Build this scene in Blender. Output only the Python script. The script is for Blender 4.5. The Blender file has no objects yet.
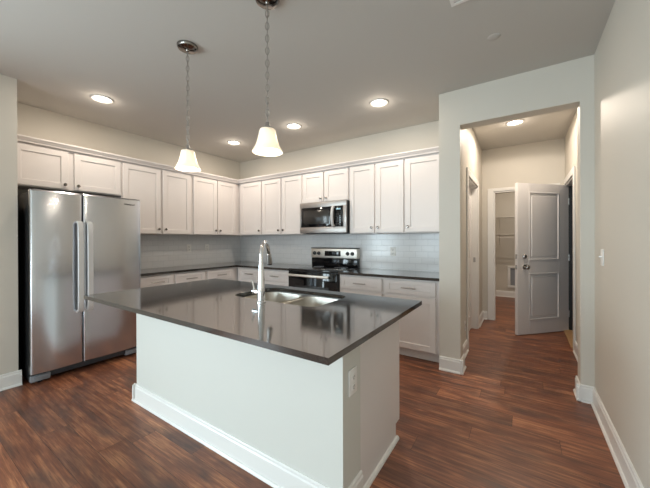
import bpy, bmesh, math, random
from mathutils import Vector, Matrix
random.seed(7)
S = bpy.context.scene
COL = S.collection
PI = math.pi

# ------------------------------------------------------------------ camera
cam_d = bpy.data.cameras.new('camera')
cam = bpy.data.objects.new('camera', cam_d)
COL.objects.link(cam)
S.camera = cam
FPX, PPY = 299.19, 240.187
yaw, pit, rol = (math.radians(a) for a in (33.4464, -0.1033, -0.1771))
R0 = Vector((math.cos(yaw), math.sin(yaw), 0)); F0 = Vector((-math.sin(yaw), math.cos(yaw), 0)); U0 = Vector((0, 0, 1))
FW = F0 * math.cos(pit) + U0 * math.sin(pit); UP = -F0 * math.sin(pit) + U0 * math.cos(pit)
RR = R0 * math.cos(rol) + UP * math.sin(rol); UU = -R0 * math.sin(rol) + UP * math.cos(rol)
cam.matrix_world = Matrix(((RR.x, UU.x, -FW.x, 4.4839), (RR.y, UU.y, -FW.y, -3.8697), (RR.z, UU.z, -FW.z, 1.3187), (0, 0, 0, 1)))
cam_d.sensor_fit = 'HORIZONTAL'; cam_d.sensor_width = 36
cam_d.lens = FPX / 650 * 36
cam_d.shift_y = (PPY - 244) / 650
cam_d.clip_start = 0.02; cam_d.clip_end = 60

# ------------------------------------------------------------------ world, exposure, daylight
S.view_settings.view_transform = 'Standard'
S.view_settings.look = 'None'
S.view_settings.gamma = 1
S.view_settings.use_curve_mapping = False
S.view_settings.exposure = 0.26
W = bpy.data.worlds.new('sky'); S.world = W; W.use_nodes = True
bg = W.node_tree.nodes['Background']
bg.inputs[0].default_value = (0.62, 0.78, 1.0, 1); bg.inputs[1].default_value = 1.2

CAN_W, HALL_W, CLOSET_W, PEND_W = 8.0, 27, 14, 3.2
WARM = (1.0, 0.87, 0.73)

def area_light(name, loc, size, size_y, watts, color, rot, shape='RECTANGLE'):
    d = bpy.data.lights.new(name, 'AREA'); d.energy = watts; d.color = color
    d.shape = shape; d.size = size; d.size_y = size_y
    o = bpy.data.objects.new(name, d); COL.objects.link(o)
    o.location = loc; o.rotation_euler = rot
    return o
# daylight through the big windows behind the camera, then one added side light
area_light('daylight_area', (2.05, -8.45, 1.35), 2.0, 2.0, 72, (0.77, 0.94, 1.0), (PI / 2, 0, 0))
area_light('daylight_area', (4.05, -8.45, 1.35), 1.5, 2.0, 52, (0.77, 0.94, 1.0), (PI / 2, 0, 0))
area_light('daylight_area', (0.50, -5.55, 1.25), 2.0, 1.9, 140, (0.77, 0.94, 1.0), (PI / 2, 0, -PI / 2))  # added side light, brightens the right wall and hall opening wall

# ------------------------------------------------------------------ materials
def srgb(r, g, b):
    f = lambda c: (c / 12.92 if c <= 0.04045 else ((c + 0.055) / 1.055) ** 2.4)
    return (f(r / 255), f(g / 255), f(b / 255), 1)

def mat(name, col, rough=0.5, metal=0.0, bump=0.0, bscale=200, var=0.0, emit=None, es=0, coat=0.0, spec=0.5):
    m = bpy.data.materials.new(name); m.use_nodes = True
    nt = m.node_tree; b = nt.nodes['Principled BSDF']
    b.inputs['Base Color'].default_value = col; b.inputs['Roughness'].default_value = rough
    b.inputs['Metallic'].default_value = metal; b.inputs['Coat Weight'].default_value = coat
    b.inputs['Specular IOR Level'].default_value = spec
    tc = nt.nodes.new('ShaderNodeTexCoord')
    n = nt.nodes.new('ShaderNodeTexNoise'); n.inputs['Scale'].default_value = bscale; n.inputs['Detail'].default_value = 3
    nt.links.new(tc.outputs['Object'], n.inputs['Vector'])
    if var:
        r = nt.nodes.new('ShaderNodeMixRGB'); r.blend_type = 'MIX'
        r.inputs[1].default_value = tuple(c * (1 - var) for c in col[:3]) + (1,)
        r.inputs[2].default_value = tuple(min(1, c * (1 + var)) for c in col[:3]) + (1,)
        nt.links.new(n.outputs['Fac'], r.inputs[0]); nt.links.new(r.outputs[0], b.inputs['Base Color'])
    if bump:
        bp = nt.nodes.new('ShaderNodeBump'); bp.inputs['Strength'].default_value = bump; bp.inputs['Distance'].default_value = 0.002
        nt.links.new(n.outputs['Fac'], bp.inputs['Height']); nt.links.new(bp.outputs[0], b.inputs['Normal'])
    if emit:
        b.inputs['Emission Color'].default_value = emit; b.inputs['Emission Strength'].default_value = es
    return m

M = {}
M['wall'] = mat('wall_paint', srgb(205, 199, 188), 0.55, bump=0.12, bscale=240, var=0.01)
M['ceiling'] = mat('ceiling_paint', srgb(197, 194, 188), 0.85, bump=0.1, bscale=160, var=0.01)
M['trim'] = mat('trim_paint', srgb(228, 226, 222), 0.32, var=0.01)
M['island'] = mat('white_island_paint', srgb(208, 207, 200), 0.5, bump=0.1, bscale=240, var=0.01)
M['cabinet'] = mat('cabinet_paint', srgb(222, 216, 213), 0.38, var=0.008, bscale=60)
M['door'] = mat('door_paint', srgb(226, 222, 220), 0.4, bump=0.05, bscale=120, var=0.01)
M['chrome'] = mat('chrome', (0.82, 0.82, 0.83, 1), 0.07, 1.0)
M['nickel'] = mat('brushed_nickel', (0.42, 0.40, 0.38, 1), 0.28, 1.0)
M['dark_nickel'] = mat('dark_nickel', (0.24, 0.22, 0.20, 1), 0.14, 1.0)
M['black_glass'] = mat('black_glass', (0.006, 0.006, 0.007, 1), 0.06)
M['black'] = mat('black_plastic', (0.012, 0.012, 0.013, 1), 0.4)
M['satin'] = mat('satin_steel_bar', (0.62, 0.62, 0.62, 1), 0.42, 0.25)
M['grey_plastic'] = mat('grey_plastic', (0.25, 0.26, 0.28, 1), 0.45)
M['grille'] = mat('dark_grille', (0.05, 0.055, 0.062, 1), 0.4)
M['plastic'] = mat('white_plastic', srgb(232, 230, 226), 0.35)
M['slot'] = mat('dark_slot', (0.03, 0.03, 0.03, 1), 0.6)
M['wire'] = mat('white_coated_wire', srgb(205, 200, 192), 0.4)
M['threshold'] = mat('oak_threshold', srgb(190, 150, 105), 0.45, var=0.15, bscale=30)
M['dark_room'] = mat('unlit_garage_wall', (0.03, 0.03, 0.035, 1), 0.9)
M['lens'] = mat('lamp_lens', (0.9, 0.88, 0.84, 1), 0.4, emit=(1, 0.9, 0.76, 1), es=6)
M['oven_window'] = mat('dark_tinted_window', (0.03, 0.028, 0.026, 1), 0.16)
M['digits'] = mat('display_digits', (0.02, 0.05, 0.06, 1), 0.3, emit=(0.5, 0.8, 0.9, 1), es=0.5)
M['badge'] = mat('badge_grey', (0.06, 0.05, 0.045, 1), 0.4)
M['bulb'] = mat('lit_bulb', (1, 1, 1, 1), 0.4, emit=(1, 0.93, 0.82, 1), es=7)

def shade_mat():
    m = bpy.data.materials.new('frosted_shade_glass'); m.use_nodes = True
    nt = m.node_tree; b = nt.nodes['Principled BSDF']; out = nt.nodes['Material Output']
    b.inputs['Base Color'].default_value = (0.88, 0.84, 0.76, 1); b.inputs['Roughness'].default_value = 0.22
    b.inputs['Emission Color'].default_value = (1, 0.88, 0.68, 1); b.inputs['Emission Strength'].default_value = 0.22
    t = nt.nodes.new('ShaderNodeBsdfTranslucent'); t.inputs[0].default_value = (0.95, 0.88, 0.76, 1)
    mx = nt.nodes.new('ShaderNodeMixShader'); mx.inputs[0].default_value = 0.22
    nt.links.new(b.outputs[0], mx.inputs[1]); nt.links.new(t.outputs[0], mx.inputs[2]); nt.links.new(mx.outputs[0], out.inputs[0])
    return m
M['shade'] = shade_mat()

def steel(name, col, rough, axis):
    m = bpy.data.materials.new(name); m.use_nodes = True
    nt = m.node_tree; b = nt.nodes['Principled BSDF']
    b.inputs['Base Color'].default_value = col; b.inputs['Metallic'].default_value = 1
    tc = nt.nodes.new('ShaderNodeTexCoord'); mp = nt.nodes.new('ShaderNodeMapping')
    sc = [900, 900, 900]; sc[axis] = 6
    mp.inputs['Scale'].default_value = sc
    n = nt.nodes.new('ShaderNodeTexNoise'); n.inputs['Scale'].default_value = 1; n.inputs['Detail'].default_value = 2
    mr = nt.nodes.new('ShaderNodeMapRange'); mr.inputs['To Min'].default_value = rough - 0.05; mr.inputs['To Max'].default_value = rough + 0.06
    nt.links.new(tc.outputs['Object'], mp.inputs[0]); nt.links.new(mp.outputs[0], n.inputs['Vector'])
    nt.links.new(n.outputs['Fac'], mr.inputs['Value']); nt.links.new(mr.outputs[0], b.inputs['Roughness'])
    return m
M['steel'] = steel('brushed_stainless', (0.63, 0.645, 0.68, 1), 0.18, 1)
M['steel_x'] = steel('brushed_stainless_range', (0.80, 0.76, 0.70, 1), 0.48, 0)
M['steel_dull'] = steel('brushed_stainless_microwave', (0.44, 0.41, 0.39, 1), 0.42, 0)
M['sink'] = steel('satin_stainless_sink', (0.60, 0.57, 0.52, 1), 0.40, 0)

def quartz():
    m = bpy.data.materials.new('dark_grey_quartz'); m.use_nodes = True
    nt = m.node_tree; b = nt.nodes['Principled BSDF']
    tc = nt.nodes.new('ShaderNodeTexCoord')
    n = nt.nodes.new('ShaderNodeTexNoise'); n.inputs['Scale'].default_value = 350; n.inputs['Detail'].default_value = 2
    cr = nt.nodes.new('ShaderNodeValToRGB')
    cr.color_ramp.elements[0].position = 0.35; cr.color_ramp.elements[0].color = (0.022, 0.019, 0.017, 1)
    cr.color_ramp.elements[1].position = 0.75; cr.color_ramp.elements[1].color = (0.046, 0.040, 0.035, 1)
    nt.links.new(tc.outputs['Object'], n.inputs['Vector']); nt.links.new(n.outputs['Fac'], cr.inputs[0])
    nt.links.new(cr.outputs[0], b.inputs['Base Color'])
    b.inputs['Roughness'].default_value = 0.10; b.inputs['IOR'].default_value = 1.62
    b.inputs['Coat Weight'].default_value = 0.45; b.inputs['Coat Roughness'].default_value = 0.06
    return m
M['quartz'] = quartz()

def wood_floor():
    m = bpy.data.materials.new('rustic_wood_planks'); m.use_nodes = True
    nt = m.node_tree; L = nt.links.new; N = nt.nodes.new; b = nt.nodes['Principled BSDF']
    tc = N('ShaderNodeTexCoord')
    br = N('ShaderNodeTexBrick')
    br.offset = 0.0; br.offset_frequency = 1; br.squash = 1
    br.inputs['Color1'].default_value = (0, 0, 0, 1); br.inputs['Color2'].default_value = (1, 1, 1, 1); br.inputs['Mortar'].default_value = (0.5, 0.5, 0.5, 1)
    br.inputs['Scale'].default_value = 1; br.inputs['Mortar Size'].default_value = 0.0012; br.inputs['Mortar Smooth'].default_value = 0.3
    br.inputs['Brick Width'].default_value = 1.25; br.inputs['Row Height'].default_value = 0.155
    sxyz = N('ShaderNodeSeparateXYZ'); L(tc.outputs['Object'], sxyz.inputs[0])
    row = N('ShaderNodeMath'); row.operation = 'DIVIDE'; row.inputs[1].default_value = 0.155; L(sxyz.outputs[1], row.inputs[0])
    fl = N('ShaderNodeMath'); fl.operation = 'FLOOR'; L(row.outputs[0], fl.inputs[0])
    wn = N('ShaderNodeTexWhiteNoise'); wn.noise_dimensions = '1D'; L(fl.outputs[0], wn.inputs['W'])
    sh = N('ShaderNodeMath'); sh.operation = 'MULTIPLY_ADD'; sh.inputs[1].default_value = 1.25; L(wn.outputs['Value'], sh.inputs[0]); L(sxyz.outputs[0], sh.inputs[2])
    cv = N('ShaderNodeCombineXYZ'); L(sh.outputs[0], cv.inputs[0]); L(sxyz.outputs[1], cv.inputs[1])
    L(cv.outputs[0], br.inputs['Vector'])
    sep = N('ShaderNodeSeparateColor'); L(br.outputs['Color'], sep.inputs[0])
    mul = N('ShaderNodeMath'); mul.operation = 'MULTIPLY'; mul.inputs[1].default_value = 37; L(sep.outputs[0], mul.inputs[0])
    cx = N('ShaderNodeCombineXYZ'); L(mul.outputs[0], cx.inputs[0]); L(mul.outputs[0], cx.inputs[1]); L(mul.outputs[0], cx.inputs[2])
    add = N('ShaderNodeVectorMath'); L(tc.outputs['Object'], add.inputs[0]); L(cx.outputs[0], add.inputs[1])
    def noise(scale, detail, dist, stretch):
        mp = N('ShaderNodeMapping'); mp.inputs['Scale'].default_value = stretch; L(add.outputs[0], mp.inputs[0])
        n = N('ShaderNodeTexNoise'); n.inputs['Scale'].default_value = scale; n.inputs['Detail'].default_value = detail
        n.inputs['Distortion'].default_value = dist; L(mp.outputs[0], n.inputs['Vector']); return n
    grain0 = noise(2.6, 10, 0.3, (0.8, 17, 1))
    mott = noise(4, 10, 0.5, (1, 2.6, 1))
    fine = noise(22, 6, 0.2, (0.45, 11, 1))
    mx1 = N('ShaderNodeMath'); mx1.operation = 'MULTIPLY_ADD'; mx1.inputs[1].default_value = 0.44; L(grain0.outputs['Fac'], mx1.inputs[0])
    mx2 = N('ShaderNodeMath'); mx2.operation = 'MULTIPLY_ADD'; mx2.inputs[1].default_value = 0.28; L(mott.outputs['Fac'], mx2.inputs[0])
    mx3 = N('ShaderNodeMath'); mx3.operation = 'MULTIPLY'; mx3.inputs[1].default_value = 0.28; L(fine.outputs['Fac'], mx3.inputs[0])
    L(mx3.outputs[0], mx2.inputs[2]); L(mx2.outputs[0], mx1.inputs[2])
    class G: outputs = {'Fac': mx1.outputs[0]}
    grain = G
    blot = noise(2.2, 5, 0.6, (0.9, 2.6, 1))
    streak = noise(7, 8, 0.3, (0.8, 22, 1))
    cr = N('ShaderNodeValToRGB'); L(grain.outputs['Fac'], cr.inputs[0])
    e = cr.color_ramp.elements
    e[0].position = 0.31; e[0].color = srgb(66, 40, 32)
    e[1].position = 0.72; e[1].color = srgb(206, 147, 104)
    k = e.new(0.50); k.color = srgb(131, 81, 58)
    # plank to plank tone
    tone = N('ShaderNodeValToRGB'); L(sep.outputs[0], tone.inputs[0])
    t = tone.color_ramp.elements
    t[0].position = 0; t[0].color = (0.72, 0.70, 0.71, 1); t[1].position = 1; t[1].color = (1.15, 1.10, 1.04, 1)
    m1 = N('ShaderNodeMixRGB'); m1.blend_type = 'MULTIPLY'; m1.inputs[0].default_value = 1
    L(cr.outputs[0], m1.inputs[1]); L(tone.outputs[0], m1.inputs[2])
    # dark smoky blotches
    br2 = N('ShaderNodeMapRange'); br2.inputs['From Min'].default_value = 0.50; br2.inputs['From Max'].default_value = 0.78; L(blot.outputs['Fac'], br2.inputs['Value'])
    m2 = N('ShaderNodeMixRGB'); L(br2.outputs[0], m2.inputs[0]); L(m1.outputs[0], m2.inputs[1]); m2.inputs[2].default_value = srgb(72, 54, 49)
    # fine dark streaks
    st = N('ShaderNodeMapRange'); st.inputs['From Min'].default_value = 0.60; st.inputs['From Max'].default_value = 0.72; st.inputs['To Max'].default_value = 0.7; L(streak.outputs['Fac'], st.inputs['Value'])
    m3 = N('ShaderNodeMixRGB'); L(st.outputs[0], m3.inputs[0]); L(m2.outputs[0], m3.inputs[1]); m3.inputs[2].default_value = srgb(58, 37, 29)
    m4 = N('ShaderNodeMixRGB'); L(br.outputs['Fac'], m4.inputs[0]); L(m3.outputs[0], m4.inputs[1]); m4.inputs[2].default_value = srgb(34, 20, 15)
    L(m4.outputs[0], b.inputs['Base Color'])
    rr = N('ShaderNodeMapRange'); rr.inputs['To Min'].default_value = 0.30; rr.inputs['To Max'].default_value = 0.46; L(grain.outputs['Fac'], rr.inputs['Value']); L(rr.outputs[0], b.inputs['Roughness'])
    bp = N('ShaderNodeBump'); bp.inputs['Strength'].default_value = 0.25; bp.inputs['Distance'].default_value = 0.002
    sub = N('ShaderNodeMath'); sub.operation = 'SUBTRACT'; L(grain.outputs['Fac'], sub.inputs[0]); L(br.outputs['Fac'], sub.inputs[1])
    L(sub.outputs[0], bp.inputs['Height']); L(bp.outputs[0], b.inputs['Normal'])
    return m
M['floor'] = wood_floor()

def tile(name, horiz):
    m = bpy.data.materials.new(name); m.use_nodes = True
    nt = m.node_tree; L = nt.links.new; N = nt.nodes.new; b = nt.nodes['Principled BSDF']
    tc = N('ShaderNodeTexCoord'); sp = N('ShaderNodeSeparateXYZ'); cb = N('ShaderNodeCombineXYZ')
    L(tc.outputs['Object'], sp.inputs[0]); L(sp.outputs[horiz], cb.inputs[0]); L(sp.outputs[2], cb.inputs[1])
    br = N('ShaderNodeTexBrick'); br.offset = 0.5
    c = srgb(224, 223, 223)
    br.inputs['Color1'].default_value = c; br.inputs['Color2'].default_value = tuple(x * 0.96 for x in c[:3]) + (1,)
    br.inputs['Mortar'].default_value = srgb(206, 206, 207); br.inputs['Scale'].default_value = 1
    br.inputs['Mortar Size'].default_value = 0.002; br.inputs['Brick Width'].default_value = 0.155; br.inputs['Row Height'].default_value = 0.0775
    L(cb.outputs[0], br.inputs['Vector']); L(br.outputs['Color'], b.inputs['Base Color'])
    b.inputs['Roughness'].default_value = 0.16
    bp = N('ShaderNodeBump'); bp.inputs['Strength'].default_value = 0.5; bp.inputs['Distance'].default_value = 0.002; bp.invert = True
    L(br.outputs['Fac'], bp.inputs['Height']); L(bp.outputs[0], b.inputs['Normal'])
    return m
M['tile_y'] = tile('white_subway_tile_side', 1)
M['tile_x'] = tile('white_subway_tile_back', 0)

# ------------------------------------------------------------------ builders
ORI = {}
class MB:
    def __init__(s): s.b = bmesh.new()
    def box(s, x0, x1, y0, y1, z0, z1, bev=0.0, seg=2):
        r = bmesh.ops.create_cube(s.b, size=1)
        vs = r['verts']
        for v in vs:
            v.co = Vector(((x0 + x1) / 2 + v.co.x * (x1 - x0), (y0 + y1) / 2 + v.co.y * (y1 - y0), (z0 + z1) / 2 + v.co.z * (z1 - z0)))
        if bev > 0:
            es = list({e for v in vs for e in v.link_edges})
            bmesh.ops.bevel(s.b, geom=es, offset=bev, segments=seg, profile=0.5, affect='EDGES', clamp_overlap=True)
        return s
    def lathe(s, prof, origin, axis=(0, 0, 1), n=24, cap0=True, cap1=True):
        ax = Vector(axis).normalized()
        t = Vector((1, 0, 0)) if abs(ax.x) < 0.9 else Vector((0, 1, 0))
        u = ax.cross(t).normalized(); w = ax.cross(u)
        o = Vector(origin); rings = []
        for r, h in prof:
            rings.append([s.b.verts.new(o + ax * h + (u * math.cos(2 * PI * i / n) + w * math.sin(2 * PI * i / n)) * max(r, 1e-4)) for i in range(n)])
        for a, b in zip(rings, rings[1:]):
            for i in range(n):
                s.b.faces.new((a[i], a[(i + 1) % n], b[(i + 1) % n], b[i]))
        if cap0: s.b.faces.new(rings[0][::-1])
        if cap1: s.b.faces.new(rings[-1])
        return s
    def tube(s, pts, rad, n=10, caps=True, closed=False):
        pts = [Vector(p) for p in pts]; rads = rad if isinstance(rad, (list, tuple)) else [rad] * len(pts)
        rings = []; prev = None; N = len(pts)
        for i, p in enumerate(pts):
            if closed: d = (pts[(i + 1) % N] - pts[i - 1]).normalized()
            else: d = (pts[min(i + 1, N - 1)] - pts[max(i - 1, 0)]).normalized()
            if prev is None:
                t = Vector((0, 0, 1)) if abs(d.z) < 0.9 else Vector((1, 0, 0))
                u = d.cross(t).normalized()
            else:
                u = (prev - d * prev.dot(d)).normalized()
            prev = u; w = d.cross(u)
            rings.append([s.b.verts.new(p + (u * math.cos(2 * PI * k / n) + w * math.sin(2 * PI * k / n)) * rads[i]) for k in range(n)])
        pairs = list(zip(rings, rings[1:])) + ([(rings[-1], rings[0])] if closed else [])
        for a, b in pairs:
            for i in range(n): s.b.faces.new((a[i], a[(i + 1) % n], b[(i + 1) % n], b[i]))
        if caps and not closed: s.b.faces.new(rings[0][::-1]); s.b.faces.new(rings[-1])
        return s
    def prism(s, prof, p0, p1, nrm):
        """profile (out, z) swept from p0 to p1 along the floor; out is measured along nrm."""
        p0, p1, nrm = Vector(p0), Vector(p1), Vector(nrm)
        a = [s.b.verts.new(p0 + nrm * o + Vector((0, 0, z))) for o, z in prof]
        b = [s.b.verts.new(p1 + nrm * o + Vector((0, 0, z))) for o, z in prof]
        k = len(prof)
        for i in range(k): s.b.faces.new((a[i], a[(i + 1) % k], b[(i + 1) % k], b[i]))
        s.b.faces.new(a[::-1]); s.b.faces.new(b)
        return s

def obj(name, mb, m, parent=None, origin=None, smooth=True):
    b = mb.b
    bmesh.ops.recalc_face_normals(b, faces=b.faces[:])
    if origin is None:
        xs = [v.co.x for v in b.verts]; ys = [v.co.y for v in b.verts]; zs = [v.co.z for v in b.verts]
        origin = ((min(xs) + max(xs)) / 2, (min(ys) + max(ys)) / 2, min(zs))
    o3 = Vector(origin)
    for v in b.verts: v.co -= o3
    me = bpy.data.meshes.new(name); b.to_mesh(me); b.free()
    me.materials.append(m if not isinstance(m, str) else M[m])
    if smooth:
        for p in me.polygons: p.use_smooth = True
        me.set_sharp_from_angle(angle=math.radians(32))
    o = bpy.data.objects.new(name, me); COL.objects.link(o)
    ORI[o.name] = o3
    if parent is not None:
        o.parent = parent; o.location = o3 - ORI[parent.name]
    else:
        o.location = o3
    return o

def thing(name, label, cat, loc, group=None):
    o = bpy.data.objects.new(name, None); COL.objects.link(o); o.location = loc
    o.empty_display_size = 0.1
    ORI[o.name] = Vector(loc)
    o['label'] = label; o['category'] = cat
    if group: o['group'] = group
    return o
def tag(o, label, cat, group=None):
    o['label'] = label; o['category'] = cat
    if group: o['group'] = group
    return o
def struct(name, mb, m, label, cat, origin=(0, 0, 0), smooth=False):
    o = obj(name, mb, m, None, origin, smooth); o['kind'] = 'structure'; o['label'] = label; o['category'] = cat
    return o
def dup(root, delta, label=None):
    def cp(o, par):
        c = o.copy(); COL.objects.link(c); c.parent = par
        for ch in o.children: cp(ch, c)
        return c
    r = cp(root, None); r.location = root.location + Vector(delta)
    if label: r['label'] = label
    return r

# ------------------------------------------------------------------ room shell
H = 2.79          # ceiling height
XN, YN = 0.642, -3.137     # stub wall beside the refrigerator
XC, XO0, XO1 = 3.775, 3.972, 4.8765
YW, YWB = -0.688, -0.535   # front and back of the wall with the hall opening
XR = 4.9635
XH = 3.925        # hall's side wall
YH = 1.70         # hall's end wall
XHR = 5.0        # hall's wall on the open door's side
ZH = 2.44         # head of the opening
YR = -8.3         # wall behind the camera
DZ = 2.09         # head of the doors
struct('floor', MB().box(-0.2, 7, -8.5, 4.3, -0.06, 0), 'floor', 'dark reddish brown wood plank floor running through kitchen and hall', 'floor')
struct('ceiling', MB().box(-0.2, 7, -8.5, 4.3, H, H + 0.08), 'ceiling', 'flat grey white painted ceiling over the whole kitchen', 'ceiling')
struct('wall_left', MB().box(-0.12, 0, YN, 0.12, 0, H), 'wall', 'beige wall behind the refrigerator and its cabinets', 'wall')
struct('wall_front_left', MB().box(-0.12, XN, -4.5, YN, 0, H).box(0.52, XN, YR, -6.6, 0, H).box(0.52, XN, -6.6, -4.5, 0, 0.25).box(0.52, XN, -6.6, -4.5, 2.25, H), 'wall', 'pale wall stub ending beside the refrigerator', 'wall')
struct('wall_back', MB().box(0, XC, 0, 0.12, 0, H), 'wall', 'beige wall behind the range and microwave', 'wall')
b = MB().box(XC, XO0, YW, YWB, 0, H).box(XO0, XO1, YW, YWB, ZH, H).box(XO1, XR, YW, YWB, 0, H)
struct('wall_middle', b, 'wall', 'pale wall with the wide hall opening', 'wall')
LD0, LD1 = 0.105, 1.045    # door opening in hall's left wall
b = MB().box(XC, XH, YWB, 0.12, 0, H).box(XH - 0.12, XH, 0.12, YH, DZ, H).box(XH - 0.12, XH, LD1, YH, 0, DZ)
struct('wall_hall_left', b, 'wall', 'cream hall wall on the kitchen side with a door casing', 'wall')
CD0, CD1 = 4.09, 4.86      # closet opening in hall's end wall
b = MB().box(XH - 0.2, CD0, YH, YH + 0.12, 0, H).box(CD0, CD1, YH, YH + 0.12, DZ, H).box(CD1, XHR + 0.12, YH, YH + 0.12, 0, H)
struct('wall_hall_end', b, 'wall', 'cream end wall of the hall with the closet doorway', 'wall')
GD0, GD1 = 0.74, 1.64      # doorway in hall's right wall, behind the open door
b = MB().box(XR, XR + 0.12, YR, YWB, 0, H).box(XHR, XHR + 0.12, YWB, GD0, 0, H).box(XHR, XHR + 0.12, GD0, GD1, DZ, H).box(XHR, XHR + 0.12, GD1, YH, 0, H)
struct('wall_right', b, 'wall', 'long plain wall beside the hall opening, carrying the light switch', 'wall')
b = MB().box(3.62, 3.74, YH + 0.12, 4.1, 0, H).box(3.62, 6.0, 4.1, 4.2, 0, H).box(5.6, 5.72, YH + 0.12, 4.1, 0, H)
struct('wall_closet', b, 'wall', 'tan walls of the laundry closet beyond the hall', 'wall')
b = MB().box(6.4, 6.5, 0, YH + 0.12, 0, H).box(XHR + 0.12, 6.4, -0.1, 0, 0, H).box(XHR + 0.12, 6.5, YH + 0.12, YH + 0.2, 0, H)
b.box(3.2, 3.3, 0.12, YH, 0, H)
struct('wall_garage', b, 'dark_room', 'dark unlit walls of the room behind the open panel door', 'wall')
# wall behind the camera with two windows
b = MB().box(XN, XR, YR - 0.12, YR, 0, 0.35).box(XN, XR, YR - 0.12, YR, 2.35, H).box(XN, 1.05, YR - 0.12, YR, 0.35, 2.35)
b.box(3.05, 3.3, YR - 0.12, YR, 0.35, 2.35).box(4.8, XR, YR - 0.12, YR, 0.35, 2.35)
struct('wall_rear', b, 'wall', 'pale wall with two windows behind the viewpoint', 'wall')
for n, (wx0, wx1) in enumerate(((1.05, 3.05), (3.3, 4.8)), 1):
    b = MB()
    for a0, a1, c0, c1 in ((wx0, wx1, 0.35, 0.42), (wx0, wx1, 2.28, 2.35), (wx0, wx0 + 0.06, 0.42, 2.28), (wx1 - 0.06, wx1, 0.42, 2.28), (wx0 + 0.06, wx1 - 0.06, 1.33, 1.38)):
        b.box(a0, a1, YR - 0.09, YR - 0.03, c0, c1, 0.004, 1)
    struct('window_%d' % n, b, 'trim', ('wider' if n == 1 else 'narrower') + ' white framed window in the wall behind the viewpoint', 'window')

b = MB()
for a0, a1, c0, c1 in ((-6.6, -4.5, 0.25, 0.32), (-6.6, -4.5, 2.18, 2.25), (-6.6, -6.54, 0.32, 2.18), (-4.56, -4.5, 0.32, 2.18), (-5.58, -5.52, 0.32, 2.18)):
    b.box(0.55, 0.61, a0, a1, c0, c1, 0.004, 1)
struct('window_3', b, 'trim', 'white framed window added in the side wall to light the right wall', 'window')  # unseen window, added so daylight reaches the right wall

# backsplash tiles
struct('trim_1', MB().box(0.0, 0.008, -2.12, 0.0, 0.915, 1.397), 'tile_y', 'glossy subway tile backsplash beside the refrigerator', 'backsplash')
struct('trim_2', MB().box(0.008, XC, -0.008, 0.0, 0.915, 1.42), 'tile_x', 'glossy subway tile backsplash behind the range', 'backsplash')

# baseboards: tall board, small cap step, shoe at the floor
BH = 0.135
BASE = [(0, 0), (0.028, 0), (0.028, 0.006), (0.022, 0.016), (0.0155, 0.019), (0.0155, BH - 0.026), (0.011, BH - 0.018), (0.011, BH - 0.006), (0.006, BH), (0, BH)]
def base_run(name, segs, label, m='trim'):
    b = MB()
    for p0, p1, n in segs: b.prism(BASE, (p0[0], p0[1], 0), (p1[0], p1[1], 0), (n[0], n[1], 0))
    return struct(name, b, m, label, 'baseboard')
base_run('baseboard_front_left', [((XN, YR), (XN, YN + 0.02), (1, 0))], 'white baseboard along the wall stub beside the refrigerator')
e = 0.028
base_run('baseboard_middle', [((XC, YW), (XO0 + e, YW), (0, -1)), ((XO0, YW - e), (XO0, YWB + e), (1, 0)), ((XO0, YWB), (XH, YWB), (0, 1)), ((XH, YWB), (XH, LD0 - 0.09), (1, 0))],
         'white baseboard wrapping the wall end between kitchen and hall opening')
base_run('baseboard_right_jamb', [((XO1 - e, YW), (XR, YW), (0, -1)), ((XO1, YW - e), (XO1, YWB + e), (-1, 0)), ((XHR, YWB), (XO1, YWB), (0, 1))],
         'short white baseboard wrapping the narrow jamb of the hall opening')
base_run('baseboard_right', [((XR, YR), (XR, YW - 0.0), (-1, 0))], 'long white baseboard along the plain wall beside the hall opening')
base_run('baseboard_hall_right', [((XHR, YWB), (XHR, GD0 - 0.09), (-1, 0))], 'white baseboard inside the hall before the open door')
base_run('baseboard_hall_left', [((XH, LD1 + 0.08), (XH, YH), (1, 0)), ((XH, YH), (CD0 - 0.09, YH), (0, -1))], 'short white baseboard in the hall corner before the closet')
base_run('baseboard_closet', [((3.74, 4.1), (5.6, 4.1), (0, -1)), ((3.74, YH + 0.12), (3.74, 4.1), (1, 0))], 'white baseboard at the back of the laundry closet')

# door casings and jamb linings in the hall
CW, CT = 0.085, 0.018
b = MB()   # hall left door
b.box(XH, XH + CT, LD0 - CW, LD0, 0, DZ + CW, 0.004, 1).box(XH, XH + CT, LD1, LD1 + CW, 0, DZ + CW, 0.004, 1).box(XH, XH + CT, LD0, LD1, DZ, DZ + CW, 0.004, 1)
b.box(XH - 0.12, XH, LD0 - 0.001, LD0 + 0.02, 0, DZ).box(XH - 0.12, XH, LD1 - 0.02, LD1 + 0.001, 0, DZ).box(XH - 0.12, XH, LD0, LD1, DZ - 0.02, DZ + 0.001)
b.box(XH - 0.085, XH - 0.07, LD1 - 0.032, LD1 - 0.02, 0, DZ - 0.02)
struct('trim_3', b, 'trim', 'white casing around the closed door in the hall side wall', 'door casing')
b = MB()   # closet
b.box(CD0 - CW, CD0, YH - CT, YH, 0, DZ + 0.05, 0.004, 1).box(CD1, CD1 + CW, YH - CT, YH, 0, DZ + 0.05, 0.004, 1).box(CD0, CD1, YH - CT, YH, DZ, DZ + 0.05, 0.004, 1)
b.box(CD0, CD0 + 0.02, YH, YH + 0.12, 0, DZ).box(CD1 - 0.02, CD1, YH, YH + 0.12, 0, DZ).box(CD0 + 0.02, CD1 - 0.02, YH, YH + 0.12, DZ - 0.02, DZ)
struct('trim_4', b, 'trim', 'white casing around the closet doorway at the hall end', 'door casing')
b = MB()   # doorway of the open door
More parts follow.
